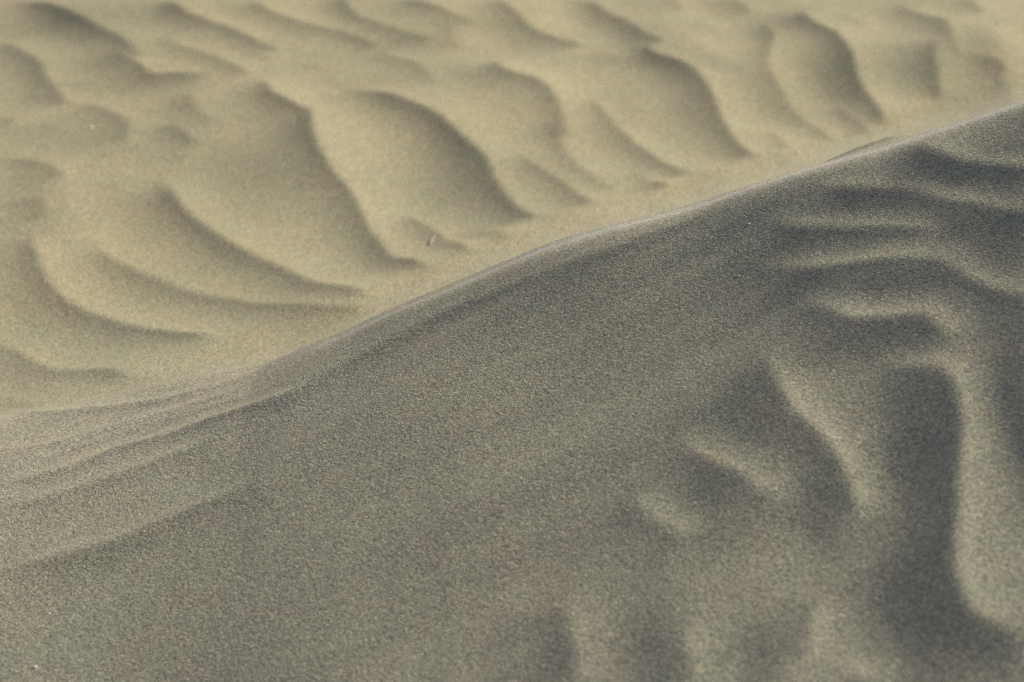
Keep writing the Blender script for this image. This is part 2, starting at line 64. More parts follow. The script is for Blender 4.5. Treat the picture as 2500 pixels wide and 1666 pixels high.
    ('bg', 0.2511, 0.0642, 0.0318, 0.0504, [(-0.0455, 2.7297), (-0.0341, 2.6958), (-0.0228, 2.6585), (-0.0109, 2.6347), (0.0008, 2.6244)]),
    ('bg', 0.3518, 0.09, 0.0429, 0.0716, [(-0.1705, 2.8068), (-0.1568, 2.804), (-0.1432, 2.7972), (-0.1299, 2.7822), (-0.1171, 2.7594), (-0.1059, 2.7364), (-0.0953, 2.7134), (-0.0844, 2.6809), (-0.0735, 2.6429), (-0.064, 2.6111), (-0.0529, 2.5864), (-0.0422, 2.5711)]),
    ('bg', 0.3119, 0.0798, 0.0514, 0.1067, [(0.0799, 3.7178), (0.0993, 3.7124), (0.1187, 3.7069), (0.1344, 3.6962), (0.1471, 3.6691), (0.1558, 3.6418), (0.1672, 3.6252), (0.1776, 3.6089), (0.1846, 3.5875), (0.1909, 3.566), (0.1973, 3.5546), (0.2069, 3.5328), (0.2182, 3.5007), (0.2326, 3.4727), (0.2466, 3.44)]),
    ('bg', 0.1672, 0.0428, 0.0445, 0.0636, [(0.1192, 3.4509), (0.1345, 3.4457), (0.1483, 3.4402), (0.158, 3.4294), (0.1646, 3.418), (0.1671, 3.4012), (0.168, 3.3841)]),
    ('bg', 0.1235, 0.0316, 0.0453, 0.0518, [(0.0939, 3.5287), (0.1006, 3.4956), (0.107, 3.4577)]),
    ('bg', 0.43, 0.11, 0.0762, 0.1573, [(0.1732, 3.5009), (0.1874, 3.48), (0.2014, 3.4591), (0.2123, 3.4432), (0.2183, 3.4226), (0.2227, 3.4118), (0.2335, 3.4007), (0.2457, 3.3895), (0.2571, 3.3735), (0.2672, 3.3524), (0.2744, 3.3305), (0.2799, 3.2984), (0.2859, 3.2655), (0.2912, 3.2322), (0.2953, 3.2036), (0.2979, 3.1702), (0.3004, 3.1466), (0.3024, 3.1132), (0.307, 3.0791), (0.3118, 3.0405), (0.3169, 3.0129), (0.3221, 2.9859), (0.3288, 2.9689), (0.3357, 2.9475), (0.3434, 2.9312)]),
    ('bg', 0.1672, 0.0428, 0.0442, 0.0758, [(0.2751, 3.5007), (0.2834, 3.4725), (0.2933, 3.4442), (0.3026, 3.417), (0.3128, 3.3849), (0.3228, 3.3582), (0.3367, 3.3364), (0.3509, 3.3254), (0.3659, 3.3203), (0.3813, 3.3206)]),
    ('bg', 0.3319, 0.0849, 0.065, 0.1237, [(0.3937, 3.6187), (0.4043, 3.5863), (0.4126, 3.5542), (0.4166, 3.5275), (0.417, 3.5007), (0.4127, 3.4685), (0.4058, 3.4307), (0.3974, 3.3868), (0.3907, 3.3427), (0.3909, 3.3094), (0.3939, 3.2811), (0.3964, 3.2524), (0.4003, 3.2285), (0.405, 3.1997), (0.4104, 3.1713), (0.4166, 3.1483), (0.4235, 3.1257), (0.4309, 3.1035), (0.44, 3.076), (0.4478, 3.0488), (0.4571, 3.0212)]),
    ('bg', 0.43, 0.11, 0.0793, 0.1637, [(0.4745, 3.6552), (0.473, 3.6076), (0.4739, 3.5652), (0.4811, 3.5285), (0.491, 3.5019), (0.4999, 3.4807), (0.5077, 3.4591), (0.512, 3.4214), (0.5146, 3.3834), (0.5163, 3.356), (0.5183, 3.338), (0.5181, 3.3092), (0.5178, 3.2802), (0.5191, 3.2561), (0.5203, 3.2275), (0.5225, 3.2045), (0.5259, 3.1759), (0.5292, 3.1471), (0.5331, 3.1127), (0.5367, 3.0784)]),
    ('bg', 0.3715, 0.095, 0.0614, 0.1128, [(0.6454, 3.4169), (0.6511, 3.4008), (0.6535, 3.3796), (0.6486, 3.3571), (0.6424, 3.3341), (0.64, 3.311), (0.6385, 3.2869), (0.6351, 3.2511), (0.6319, 3.2141), (0.6291, 3.184)]),
    ('bg', 0.1885, 0.0482, 0.053, 0.0758, [(0.6675, 3.3631), (0.6802, 3.3463), (0.6936, 3.3346), (0.7076, 3.3285), (0.719, 3.3179), (0.728, 3.3118), (0.7358, 3.3056)]),
    ('bg', 0.2918, 0.0746, 0.1052, 0.0752, [(0.7417, 3.3042), (0.741, 3.2918), (0.7405, 3.2792)]),
    ('bg', 0.2918, 0.0746, 0.0509, 0.0925, [(0.6244, 3.6729), (0.6352, 3.6358), (0.6459, 3.599), (0.6599, 3.5727), (0.6733, 3.5517), (0.6819, 3.5259), (0.6865, 3.5001), (0.6856, 3.4848), (0.6816, 3.4529), (0.6794, 3.4089), (0.6788, 3.3634), (0.6781, 3.318)]),
    ('bg', 0.2096, 0.0536, 0.0571, 0.0952, [(0.7584, 3.6712), (0.7569, 3.6284), (0.756, 3.5909), (0.7571, 3.5691), (0.7589, 3.5527)]),
    ('bg', 0.2918, 0.0746, 0.0413, 0.059, [(0.4727, 3.1922), (0.4791, 3.1709), (0.4852, 3.1494), (0.4891, 3.128), (0.495, 3.1057), (0.5031, 3.0878), (0.5117, 3.0597)]),
    ('bg', 0.2918, 0.0746, 0.04, 0.0571, [(0.3726, 3.0917), (0.3767, 3.0546), (0.3805, 3.0227), (0.3831, 3.0066), (0.3878, 2.9898)]),
    ('bg', 0.2096, 0.0536, 0.0479, 0.0685, [(0.271, 3.7444), (0.2749, 3.7228), (0.2783, 3.6962), (0.282, 3.6739), (0.2857, 3.6515)]),
    ('bg', 0.1885, 0.0482, 0.0574, 0.082, [(0.3689, 3.7444), (0.3813, 3.7063), (0.3907, 3.6687), (0.3932, 3.6467), (0.3935, 3.6299)]),
    ('bg', 0.1455, 0.0372, 0.0465, 0.0664, [(0.5313, 3.598), (0.5451, 3.5709), (0.5568, 3.5437), (0.5634, 3.5213), (0.5673, 3.494)]),
    ('bg', 0.1235, 0.0316, 0.0465, 0.0664, [(0.2761, 3.5864), (0.2911, 3.5915), (0.304, 3.5864), (0.3123, 3.57), (0.3188, 3.5483)]),
    ('bg', 0.2304, 0.0589, 0.0336, 0.0533, [(0.1899, 2.8398), (0.2007, 2.8197)]),
    ('fg', 0.288, 0.243, 0.088, 0.0232, [(0.3801, 2.1304), (0.3864, 2.1191), (0.3931, 2.1075), (0.4009, 2.0936), (0.4095, 2.0811), (0.4177, 2.0681), (0.4258, 2.055), (0.4332, 2.0465), (0.4433, 2.0382), (0.4513, 2.0322), (0.4608, 2.0243), (0.4704, 2.0164), (0.4788, 2.0105), (0.4877, 2.0064), (0.4947, 2.0024), (0.5018, 1.9983)]),
    ('fg', 0.2432, 0.2052, 0.0704, 0.0229, [(0.2806, 2.1115), (0.2836, 2.1074), (0.2879, 2.1012), (0.2957, 2.0907), (0.3064, 2.0802), (0.3154, 2.0743), (0.3254, 2.0686), (0.3354, 2.0629), (0.3456, 2.059), (0.3555, 2.0532), (0.3641, 2.0474), (0.3742, 2.0412), (0.3825, 2.0329), (0.3903, 2.0226), (0.3994, 2.012), (0.4066, 2.0038), (0.4148, 1.9954), (0.4253, 1.987), (0.4317, 1.9809), (0.4393, 1.9748), (0.447, 1.9668), (0.4549, 1.9606), (0.4622, 1.9546), (0.4685, 1.9504), (0.4774, 1.9443), (0.4839, 1.9402), (0.4904, 1.9361)]),
    ('fg', 0.2048, 0.1728, 0.0643, 0.0226, [(0.2325, 2.0673), (0.2422, 2.0593), (0.252, 2.0531), (0.2615, 2.0451), (0.271, 2.0371), (0.2806, 2.0312), (0.2905, 2.0272), (0.3003, 2.0233), (0.3098, 2.0176), (0.3195, 2.012), (0.3293, 2.0064), (0.3387, 2.0008), (0.3476, 1.9971), (0.3577, 1.9896), (0.367, 1.9839), (0.3747, 1.978), (0.383, 1.9713), (0.3883, 1.9624), (0.3922, 1.9532), (0.3957, 1.9457)]),
    ('fg', 0.2304, 0.1944, 0.0778, 0.0219, [(0.2198, 2.0112), (0.2292, 2.0052), (0.2385, 1.9974), (0.2479, 1.9914), (0.257, 1.9856), (0.2655, 1.9798), (0.2753, 1.9724), (0.2846, 1.967), (0.2936, 1.9618), (0.3029, 1.9584), (0.3124, 1.9533), (0.3222, 1.9502), (0.3317, 1.947), (0.3404, 1.9438), (0.3509, 1.9403), (0.3602, 1.9367), (0.3683, 1.933), (0.3784, 1.9271), (0.3864, 1.9229), (0.3909, 1.9207), (0.3947, 1.9143), (0.402, 1.9028), (0.4101, 1.8891), (0.4175, 1.8801), (0.4258, 1.8693), (0.4329, 1.8586), (0.4411, 1.8478), (0.4487, 1.837), (0.4553, 1.8281), (0.4613, 1.8191), (0.4672, 1.8103)]),
    ('fg', 0.256, 0.216, 0.0706, 0.0231, [(0.2573, 1.9365), (0.266, 1.9243), (0.2749, 1.914), (0.2831, 1.9038), (0.2901, 1.8952), (0.2964, 1.8867), (0.3033, 1.8785), (0.312, 1.8744), (0.3213, 1.8707), (0.3307, 1.8671), (0.3403, 1.8638), (0.3499, 1.8607), (0.3581, 1.8591), (0.3652, 1.8552), (0.3698, 1.8487), (0.3742, 1.8394), (0.3783, 1.8298), (0.3828, 1.8204), (0.387, 1.8131), (0.3891, 1.806), (0.3903, 1.7991)]),
    ('fg', 0.2816, 0.2376, 0.0777, 0.0167, [(0.3081, 1.8375), (0.3164, 1.8264), (0.3241, 1.8154), (0.3302, 1.8067), (0.3367, 1.7985), (0.347, 1.7928), (0.3572, 1.7872), (0.3644, 1.7814), (0.37, 1.7752), (0.3737, 1.7663), (0.3762, 1.7569), (0.3774, 1.745), (0.3778, 1.7328), (0.378, 1.7223), (0.377, 1.7099), (0.3753, 1.6973), (0.373, 1.6846), (0.3702, 1.6718), (0.3669, 1.6569), (0.3652, 1.6465), (0.3634, 1.6342), (0.3618, 1.6237), (0.3597, 1.6135), (0.3575, 1.6034), (0.3553, 1.5933), (0.3519, 1.5785), (0.3493, 1.5656), (0.3473, 1.5512), (0.3466, 1.5388), (0.3472, 1.5286), (0.3485, 1.5187), (0.3499, 1.5085), (0.3528, 1.4987), (0.359, 1.4918), (0.3672, 1.4867), (0.3732, 1.4836), (0.3792, 1.4785), (0.3857, 1.4752), (0.3916, 1.47), (0.3976, 1.4648), (0.4036, 1.4595)]),
    ('fg', 0.2816, 0.2376, 0.076, 0.0201, [(0.2206, 1.8803), (0.2246, 1.8645), (0.2286, 1.8507), (0.232, 1.837), (0.2355, 1.8188), (0.2383, 1.8045), (0.2406, 1.7905), (0.243, 1.7767), (0.2469, 1.7653), (0.252, 1.7559), (0.2579, 1.7426), (0.2639, 1.7309), (0.2684, 1.719), (0.2721, 1.707), (0.2756, 1.6948), (0.2786, 1.6843), (0.2802, 1.6721), (0.2813, 1.6617), (0.2819, 1.651), (0.2822, 1.6385), (0.2835, 1.6282), (0.285, 1.6179)]),
    ('fg', 0.1792, 0.1512, 0.0657, 0.0198, [(0.1419, 1.8021), (0.147, 1.7904), (0.1519, 1.7788), (0.1567, 1.7657), (0.164, 1.7526), (0.1716, 1.7401), (0.1796, 1.7277), (0.1881, 1.7171), (0.1962, 1.7038), (0.2039, 1.6905), (0.2112, 1.6794), (0.2185, 1.6719), (0.2251, 1.6644), (0.2314, 1.6569)]),
    ('fg', 0.1536, 0.1296, 0.0552, 0.0194, [(0.099, 1.7326), (0.1053, 1.7191), (0.1114, 1.7038), (0.1173, 1.6907), (0.1257, 1.6777), (0.1339, 1.6651), (0.1422, 1.6541), (0.1504, 1.6432)]),
    ('fg', 0.1536, 0.1296, 0.0517, 0.0182, [(0.0376, 1.6264), (0.042, 1.6088), (0.0457, 1.5915), (0.0475, 1.5782), (0.0487, 1.5685), (0.0502, 1.557), (0.0517, 1.5467), (0.0527, 1.5365), (0.0536, 1.5242), (0.0543, 1.5141), (0.0551, 1.5042), (0.0555, 1.4949)]),
    ('fg', 0.128, 0.108, 0.0467, 0.0179, [(0.1371, 1.5589), (0.1372, 1.5472), (0.1373, 1.5355), (0.1374, 1.524), (0.1384, 1.5119), (0.1395, 1.5034), (0.1398, 1.4932), (0.1399, 1.483)]),
    ('fg', 0.1664, 0.1404, 0.0471, 0.0181, [(0.2447, 1.5597), (0.2402, 1.5471), (0.2361, 1.5347), (0.2328, 1.5227), (0.2303, 1.5123), (0.2281, 1.5), (0.226, 1.4877)]),
    ('fg', 0.128, 0.108, 0.0458, 0.0176, [(0.2407, 1.486), (0.2491, 1.4795), (0.2569, 1.4713), (0.2644, 1.4629), (0.2711, 1.4562), (0.2758, 1.4513), (0.2796, 1.4466)]),
    ('fg', 0.21, 0.2436, 0.0103, 0.0158, [(-0.573, 2.1893), (-0.5619, 2.1857), (-0.5501, 2.1803), (-0.5383, 2.1748), (-0.5258, 2.1658), (-0.5133, 2.155), (-0.5001, 2.1388), (-0.4873, 2.1208), (-0.4738, 2.1084), (-0.4637, 2.105), (-0.4543, 2.1017), (-0.445, 2.0984), (-0.4354, 2.097), (-0.4253, 2.0956), (-0.4149, 2.0942), (-0.4044, 2.093), (-0.3939, 2.0917), (-0.3839, 2.0923), (-0.3737, 2.0911), (-0.3638, 2.0899), (-0.3538, 2.0888), (-0.3437, 2.0896), (-0.3329, 2.0906), (-0.3247, 2.0933), (-0.3155, 2.0944), (-0.3063, 2.0973), (-0.2972, 2.1021), (-0.2884, 2.1069), (-0.2799, 2.1099), (-0.2726, 2.1146), (-0.2619, 2.1198), (-0.2528, 2.1231), (-0.2443, 2.1245), (-0.2357, 2.1278)]),
    ('fg', 0.2, 0.232, 0.0115, 0.0154, [(-0.532, 2.0155), (-0.5218, 2.0182), (-0.5081, 2.0191), (-0.4994, 2.0176), (-0.489, 2.0143), (-0.4778, 2.011), (-0.4669, 2.0096), (-0.4564, 2.0084), (-0.4469, 2.0112), (-0.4372, 2.0144), (-0.428, 2.0194), (-0.4195, 2.0262), (-0.4109, 2.0292), (-0.4019, 2.0339), (-0.3936, 2.0366), (-0.3853, 2.0393), (-0.3759, 2.0422), (-0.3671, 2.045), (-0.3576, 2.0478), (-0.3477, 2.0508), (-0.3378, 2.0537), (-0.3283, 2.0567), (-0.3191, 2.0596), (-0.3099, 2.0626), (-0.3009, 2.0656), (-0.2924, 2.0686), (-0.2842, 2.0698), (-0.2727, 2.0751), (-0.2624, 2.0786), (-0.2521, 2.082)]),
    ('fg', 0.1, 0.116, 0.0114, 0.0152, [(-0.5221, 1.9712), (-0.5121, 1.9739), (-0.4991, 1.9769), (-0.491, 1.9775), (-0.4816, 1.9782), (-0.4719, 1.9807), (-0.4615, 1.9816), (-0.452, 1.9843), (-0.4432, 1.989), (-0.4343, 1.9939), (-0.4254, 1.9988), (-0.4165, 2.0037), (-0.4076, 2.0086), (-0.3979, 2.0117), (-0.3881, 2.0165), (-0.3781, 2.0195), (-0.3693, 2.0243), (-0.3614, 2.0271), (-0.3514, 2.0325), (-0.3382, 2.0381), (-0.3312, 2.0389), (-0.3228, 2.0399), (-0.3132, 2.0409), (-0.3028, 2.0402), (-0.2925, 2.0413), (-0.2822, 2.0406), (-0.2725, 2.0399), (-0.2642, 2.041), (-0.2526, 2.0408), (-0.2425, 2.0406), (-0.2333, 2.0423), (-0.2244, 2.0439), (-0.215, 2.0456)]),
    ('fg', 0.22, 0.2552, 0.0168, 0.0168, [(-0.514, 1.9338), (-0.5045, 1.9346), (-0.491, 1.9378), (-0.4843, 1.9384), (-0.4763, 1.9392), (-0.4679, 1.9418), (-0.4587, 1.9427), (-0.4498, 1.9454), (-0.4413, 1.9482), (-0.4336, 1.951), (-0.4239, 1.956), (-0.4145, 1.9613), (-0.406, 1.9684), (-0.398, 1.9735), (-0.3906, 1.9765), (-0.378, 1.978), (-0.3668, 1.979), (-0.3587, 1.9799), (-0.3498, 1.981), (-0.3408, 1.9839), (-0.3317, 1.9851), (-0.3231, 1.9882), (-0.3145, 1.9914), (-0.3057, 1.9928), (-0.297, 1.9959), (-0.288, 1.9952), (-0.2792, 1.9963), (-0.27, 1.9955), (-0.2606, 1.9967), (-0.2502, 1.9942), (-0.2397, 1.9955), (-0.2289, 1.995), (-0.2186, 1.9966), (-0.2107, 1.9998), (-0.2029, 2.0032), (-0.1952, 2.0067), (-0.1876, 2.0121), (-0.1798, 2.0156)]),
    ('fg', 0.11, 0.1276, 0.0153, 0.0172, [(-0.242, 1.9889), (-0.2323, 1.9904), (-0.2186, 1.9966), (-0.212, 1.9998), (-0.2041, 2.0033), (-0.1954, 2.0089), (-0.1863, 2.0146), (-0.1772, 2.0203), (-0.1683, 2.0241), (-0.1604, 2.0277), (-0.1508, 2.0335), (-0.142, 2.0374), (-0.1337, 2.0411), (-0.1254, 2.0448), (-0.1169, 2.0485), (-0.1081, 2.0522), (-0.0992, 2.0559), (-0.0903, 2.0596), (-0.0815, 2.0632), (-0.0728, 2.0648), (-0.0625, 2.0666), (-0.0526, 2.0682), (-0.0427, 2.0698), (-0.0323, 2.0696), (-0.0236, 2.071), (-0.0147, 2.0725), (-0.0056, 2.0722), (0.0034, 2.0737), (0.0121, 2.0751), (0.0224, 2.075), (0.0323, 2.0767), (0.0421, 2.0764), (0.0524, 2.078), (0.061, 2.0773), (0.0698, 2.0785), (0.0787, 2.0777), (0.0877, 2.0788), (0.0965, 2.0782), (0.1054, 2.0794), (0.1145, 2.0826), (0.1234, 2.084), (0.1324, 2.0872), (0.141, 2.0884), (0.1516, 2.0917), (0.1618, 2.0931), (0.1717, 2.0944), (0.1816, 2.0979), (0.1911, 2.1017), (0.2005, 2.1075), (0.2099, 2.1134), (0.2191, 2.1174)]),
    ('fg', 0.11, 0.1276, 0.0219, 0.0219, [(-0.5037, 1.8846), (-0.4948, 1.8877), (-0.482, 1.893), (-0.4755, 1.8937), (-0.468, 1.8945), (-0.4596, 1.8954), (-0.4507, 1.8963), (-0.4417, 1.8973), (-0.4331, 1.9), (-0.4245, 1.901), (-0.4165, 1.9039), (-0.4084, 1.9067), (-0.4002, 1.9097), (-0.3921, 1.9126), (-0.3841, 1.9155), (-0.376, 1.9167), (-0.3687, 1.9196), (-0.3593, 1.9246), (-0.3502, 1.9278), (-0.3414, 1.931), (-0.3331, 1.936), (-0.3242, 1.9392), (-0.3151, 1.9424), (-0.306, 1.9456), (-0.2972, 1.9506), (-0.288, 1.9539), (-0.2789, 1.9571)]),
    ('fg', 0.12, 0.1392, 0.0279, 0.0244, [(-0.4824, 1.7762), (-0.4768, 1.7809), (-0.4708, 1.7839), (-0.4608, 1.7871), (-0.4546, 1.7897), (-0.4467, 1.7906), (-0.4383, 1.7932), (-0.4291, 1.7942), (-0.4198, 1.7952), (-0.4113, 1.7979), (-0.4032, 1.7988), (-0.3947, 1.7997), (-0.3868, 1.8006), (-0.3792, 1.8014), (-0.372, 1.804), (-0.3644, 1.805), (-0.3568, 1.8079), (-0.3487, 1.8109), (-0.3406, 1.8159), (-0.332, 1.8193), (-0.3235, 1.8226), (-0.3156, 1.8277), (-0.308, 1.8308), (-0.2996, 1.834), (-0.2918, 1.8371), (-0.2844, 1.8401), (-0.2771, 1.8431), (-0.2696, 1.8461), (-0.2616, 1.8474), (-0.2539, 1.8505), (-0.2462, 1.8536), (-0.2382, 1.8549), (-0.2304, 1.8579)]),
]
# broad soft hollows and swells: (where, x, y, half widths, change of tilt)
HOLLOWS = [
    ('fg', 0.3092, 1.5085, 0.0353, 0.0639, -0.18),
    ('fg', 0.3362, 1.6854, 0.0312, 0.0774, -0.15),
    ('fg', 0.4161, 1.6953, 0.02, 0.0867, -0.09),
    ('fg', 0.1642, 1.6896, 0.0243, 0.0412, -0.1),
    ('fg', 0.1093, 1.5378, 0.0192, 0.0597, -0.12),
    ('fg', 0.1918, 1.4949, 0.0187, 0.0492, -0.12),
    ('fg', 0.4449, 2.039, 0.0519, 0.0182, -0.11),
    ('fg', 0.3449, 2.0513, 0.0796, 0.0174, -0.1),
    ('fg', 0.4474, 1.9564, 0.0384, 0.0359, -0.14),
    ('fg', 0.3534, 1.9165, 0.0745, 0.0249, -0.16),
    ('fg', -0.1276, 1.789, 0.1808, 0.3302, 0.06),
    ('fg', 0.0117, 1.976, 0.0925, 0.1357, 0.04),
    ('fg', 0.4743, 2.1181, 0.0353, 0.0177, -0.09),
    ('fg', 0.4626, 2.0242, 0.0397, 0.0201, -0.06),
    ('fg', 0.4216, 1.6859, 0.0183, 0.0941, -0.18),
    ('fg', 0.2053, 1.7906, 0.0259, 0.0587, -0.09),
    ('fg', 0.2547, 1.6289, 0.0158, 0.0514, -0.1),
    ('fg', 0.4394, 1.8305, 0.0216, 0.0689, -0.15),
    ('fg', 0.3671, 1.4603, 0.0216, 0.0275, -0.1),
    ('bg', 0.4746, 3.2792, 0.0456, 0.1036, -0.1),
    ('bg', 0.588, 3.3119, 0.051, 0.098, -0.1),
    ('bg', 0.7226, 3.3446, 0.0377, 0.0876, -0.1),
    ('bg', 0.3698, 3.1751, 0.044, 0.0981, -0.07),
    ('bg', 0.2438, 3.1751, 0.0483, 0.1152, -0.07),
    ('bg', -0.0813, 2.9721, 0.0451, 0.1265, -0.07),
    ('bg', -0.638, 2.7881, 0.0512, 0.13, -0.07),
    ('bg', -0.583, 3.0756, 0.0431, 0.0822, -0.06),
    ('bg', -0.4944, 2.5887, 0.0882, 0.0854, -0.05),
    ('bg', -0.3497, 2.8621, 0.0689, 0.1307, -0.06),
    ('bg', -0.7137, 3.6339, 0.0893, 0.0763, -0.08),
    ('bg', -0.5352, 3.6505, 0.0762, 0.0597, -0.06),
    ('bg', 0.1658, 3.1751, 0.0328, 0.1142, -0.07),
]
LIP_FROM, LIP_TO, LIP_BACK, LIP_HIGH = (0.28, 0.45, 0.055, 0.0165)
GRAINS = [
    ('white_grain', 'small bright white sand grain alone in the lower left corner of the near dune', -0.4045, 1.6538, 0.00153),
    ('sand_grain', 'tiny pale grain above the white grain in the lower left corner', -0.3907, 1.7824, 0.00066),
    ('sand_grain', 'tiny pale glinting grain on the dark lower left band of the ridge crest', -0.2325, 2.0341, 0.00083),
    ('sand_grain', 'tiny pale grain in the plain middle of the near dune, left of centre', -0.2203, 1.8397, 0.00067),
    ('sand_grain', 'tiny pale grain near the middle of the smooth near slope', -0.0256, 1.8874, 0.00068),
    ('sand_grain', 'tiny pale grain low in the middle of the smooth near slope', -0.1274, 1.7215, 0.00062),
    ('sand_grain', 'tiny pale grain at the bottom edge of the smooth near slope', -0.1662, 1.6162, 0.00058),
    ('sand_grain', 'tiny bright grain on the very crest line of the ridge near its middle', -0.0686, 2.1467, 0.00116),
    ('sand_grain', 'white grain on the dark slope just under the crest at far right', 0.4349, 2.1499, 0.00118),
    ('sand_grain', 'bright white grain on the second sunlit ripple band at far right', 0.4168, 2.0076, 0.00129),
    ('sand_grain', 'tiny white grain just right of the bright grain on the second sunlit ripple band', 0.4357, 1.9845, 0.00073),
    ('sand_grain', 'tiny white grain on the third sunlit ripple band near its left end', 0.2299, 2.0615, 0.00112),
    ('sand_grain', 'tiny white grain in the grey gap below the third ripple band', 0.2144, 1.9929, 0.0009),
    ('sand_grain', 'tiny white grain under the pale rim of the ridge, right of centre', 0.1542, 2.1076, 0.00076),
    ('sand_grain', 'tiny white grain beside the dark hollow in the lower middle of the rippled slope', 0.0977, 1.7064, 0.00092),
    ('sand_grain', 'tiny bright grain on the grey flat between two low ripples at the lower right', 0.1619, 1.5943, 0.00087),
    ('sand_grain', 'bright grain at the bottom edge in the dark trough at lower right', 0.3247, 1.4505, 0.0008),
    ('straw_chip', 'pale pinkish sliver of dry straw on the rippled sand behind the middle of the ridge', -0.1015, 2.6804, 0.00579),
    ('pale_grain', 'blurred round pale grain on the wide pale ripple face above left of the straw chip', -0.1809, 2.8618, 0.00232),
    ('pale_grain', 'blurred round grain behind the ridge, left of the dark lip on the crest', 0.3956, 2.9738, 0.00324),
    ('pale_grain', 'blurred pale grain on the wavy sand at upper left, below the broad ripple end', -0.6048, 3.1165, 0.00229),
    ('pale_grain', 'faint blurred grain between ripples above the middle of the ridge', 0.0438, 2.8611, 0.00155),
    ('pale_grain', 'blurred grain at the top right corner of the rippled plain', 0.7655, 3.4728, 0.00384),
]


# ---------------------------------------------------------------- terrain height, in metres
CAM_H = 1.045


def smoothstep(a, b, t):
    t = np.clip((t - a) / (b - a), 0.0, 1.0)
    return t * t * (3 - 2 * t)


def value_noise(x, y, seed):
    """Smooth lattice noise in -1..1."""
    def lattice(i, j):
        n = (i * 374761393 + j * 668265263 + seed * 974634211) & 0x7fffffff
        n = ((n ^ (n >> 13)) * 1274126177) & 0x7fffffff
        return ((n ^ (n >> 16)) & 0xffff) / 32767.5 - 1.0
    xi = np.floor(x).astype(np.int64)
    yi = np.floor(y).astype(np.int64)
    u = x - xi
    v = y - yi
    u = u * u * u * (u * (u * 6 - 15) + 10)
    v = v * v * v * (v * (v * 6 - 15) + 10)
    a = lattice(xi, yi) * (1 - u) + lattice(xi + 1, yi) * u
    b = lattice(xi, yi + 1) * (1 - u) + lattice(xi + 1, yi + 1) * u
    return a * (1 - v) + b * v


def ridge_depth(x):
    return np.interp(x, RIDGE_X, RIDGE_Y)


def ridge_height(x):
    return np.interp(x, RIDGE_X, RIDGE_Z)


def base_height(x, y):
    """The plain and the long dune ridge, without ripples."""
    yc = ridge_depth(x)
    zc = ridge_height(x)
    d = y - yc
    front = np.interp(x, FRONT_X, FRONT_SLOPE)
    r = np.interp(x, FRONT_X, BRINK)
    # the near face steepens from a rounded brink, then runs out below
    df = np.maximum(-d, 0)
    low = np.interp(x, RIDGE_X, RIDGE_LOW)
    near = low + (zc - low) * np.exp(-df / 0.16) - front * (np.sqrt(df * df + r * r) - r)
    floor_z = -0.62
    near = 0.5 * (near + floor_z + np.sqrt((near - floor_z) ** 2 + 0.06 ** 2))
    db = np.maximum(d, 0)
    far = zc - 0.68 * (np.sqrt(db * db + 0.03 ** 2) - 0.03)
    k = 0.02 + 0.04 * smoothstep(0.0, 0.3, zc)
    plain = np.zeros_like(far)
    far = 0.5 * (far + plain + np.sqrt((far - plain) ** 2 + k * k))
    off = 0.5 * (zc + np.sqrt(zc * zc + k * k)) - zc
    near = near + off * np.exp(-df / 0.15)
    return np.where(d < 0, near, far)



# Sun direction, as seen from the sand
AZ = math.radians(52.0)      # from straight ahead towards the right
EL = math.radians(30.0)
SUN_H = math.cos(EL)
SUN_Z = math.sin(EL)
CELL = 0.004
GX0, GY0, GNX, GNY = -1.60, 0.70, 820, 1000
EPS = {'bg': 0.005, 'fg': 0.0045}


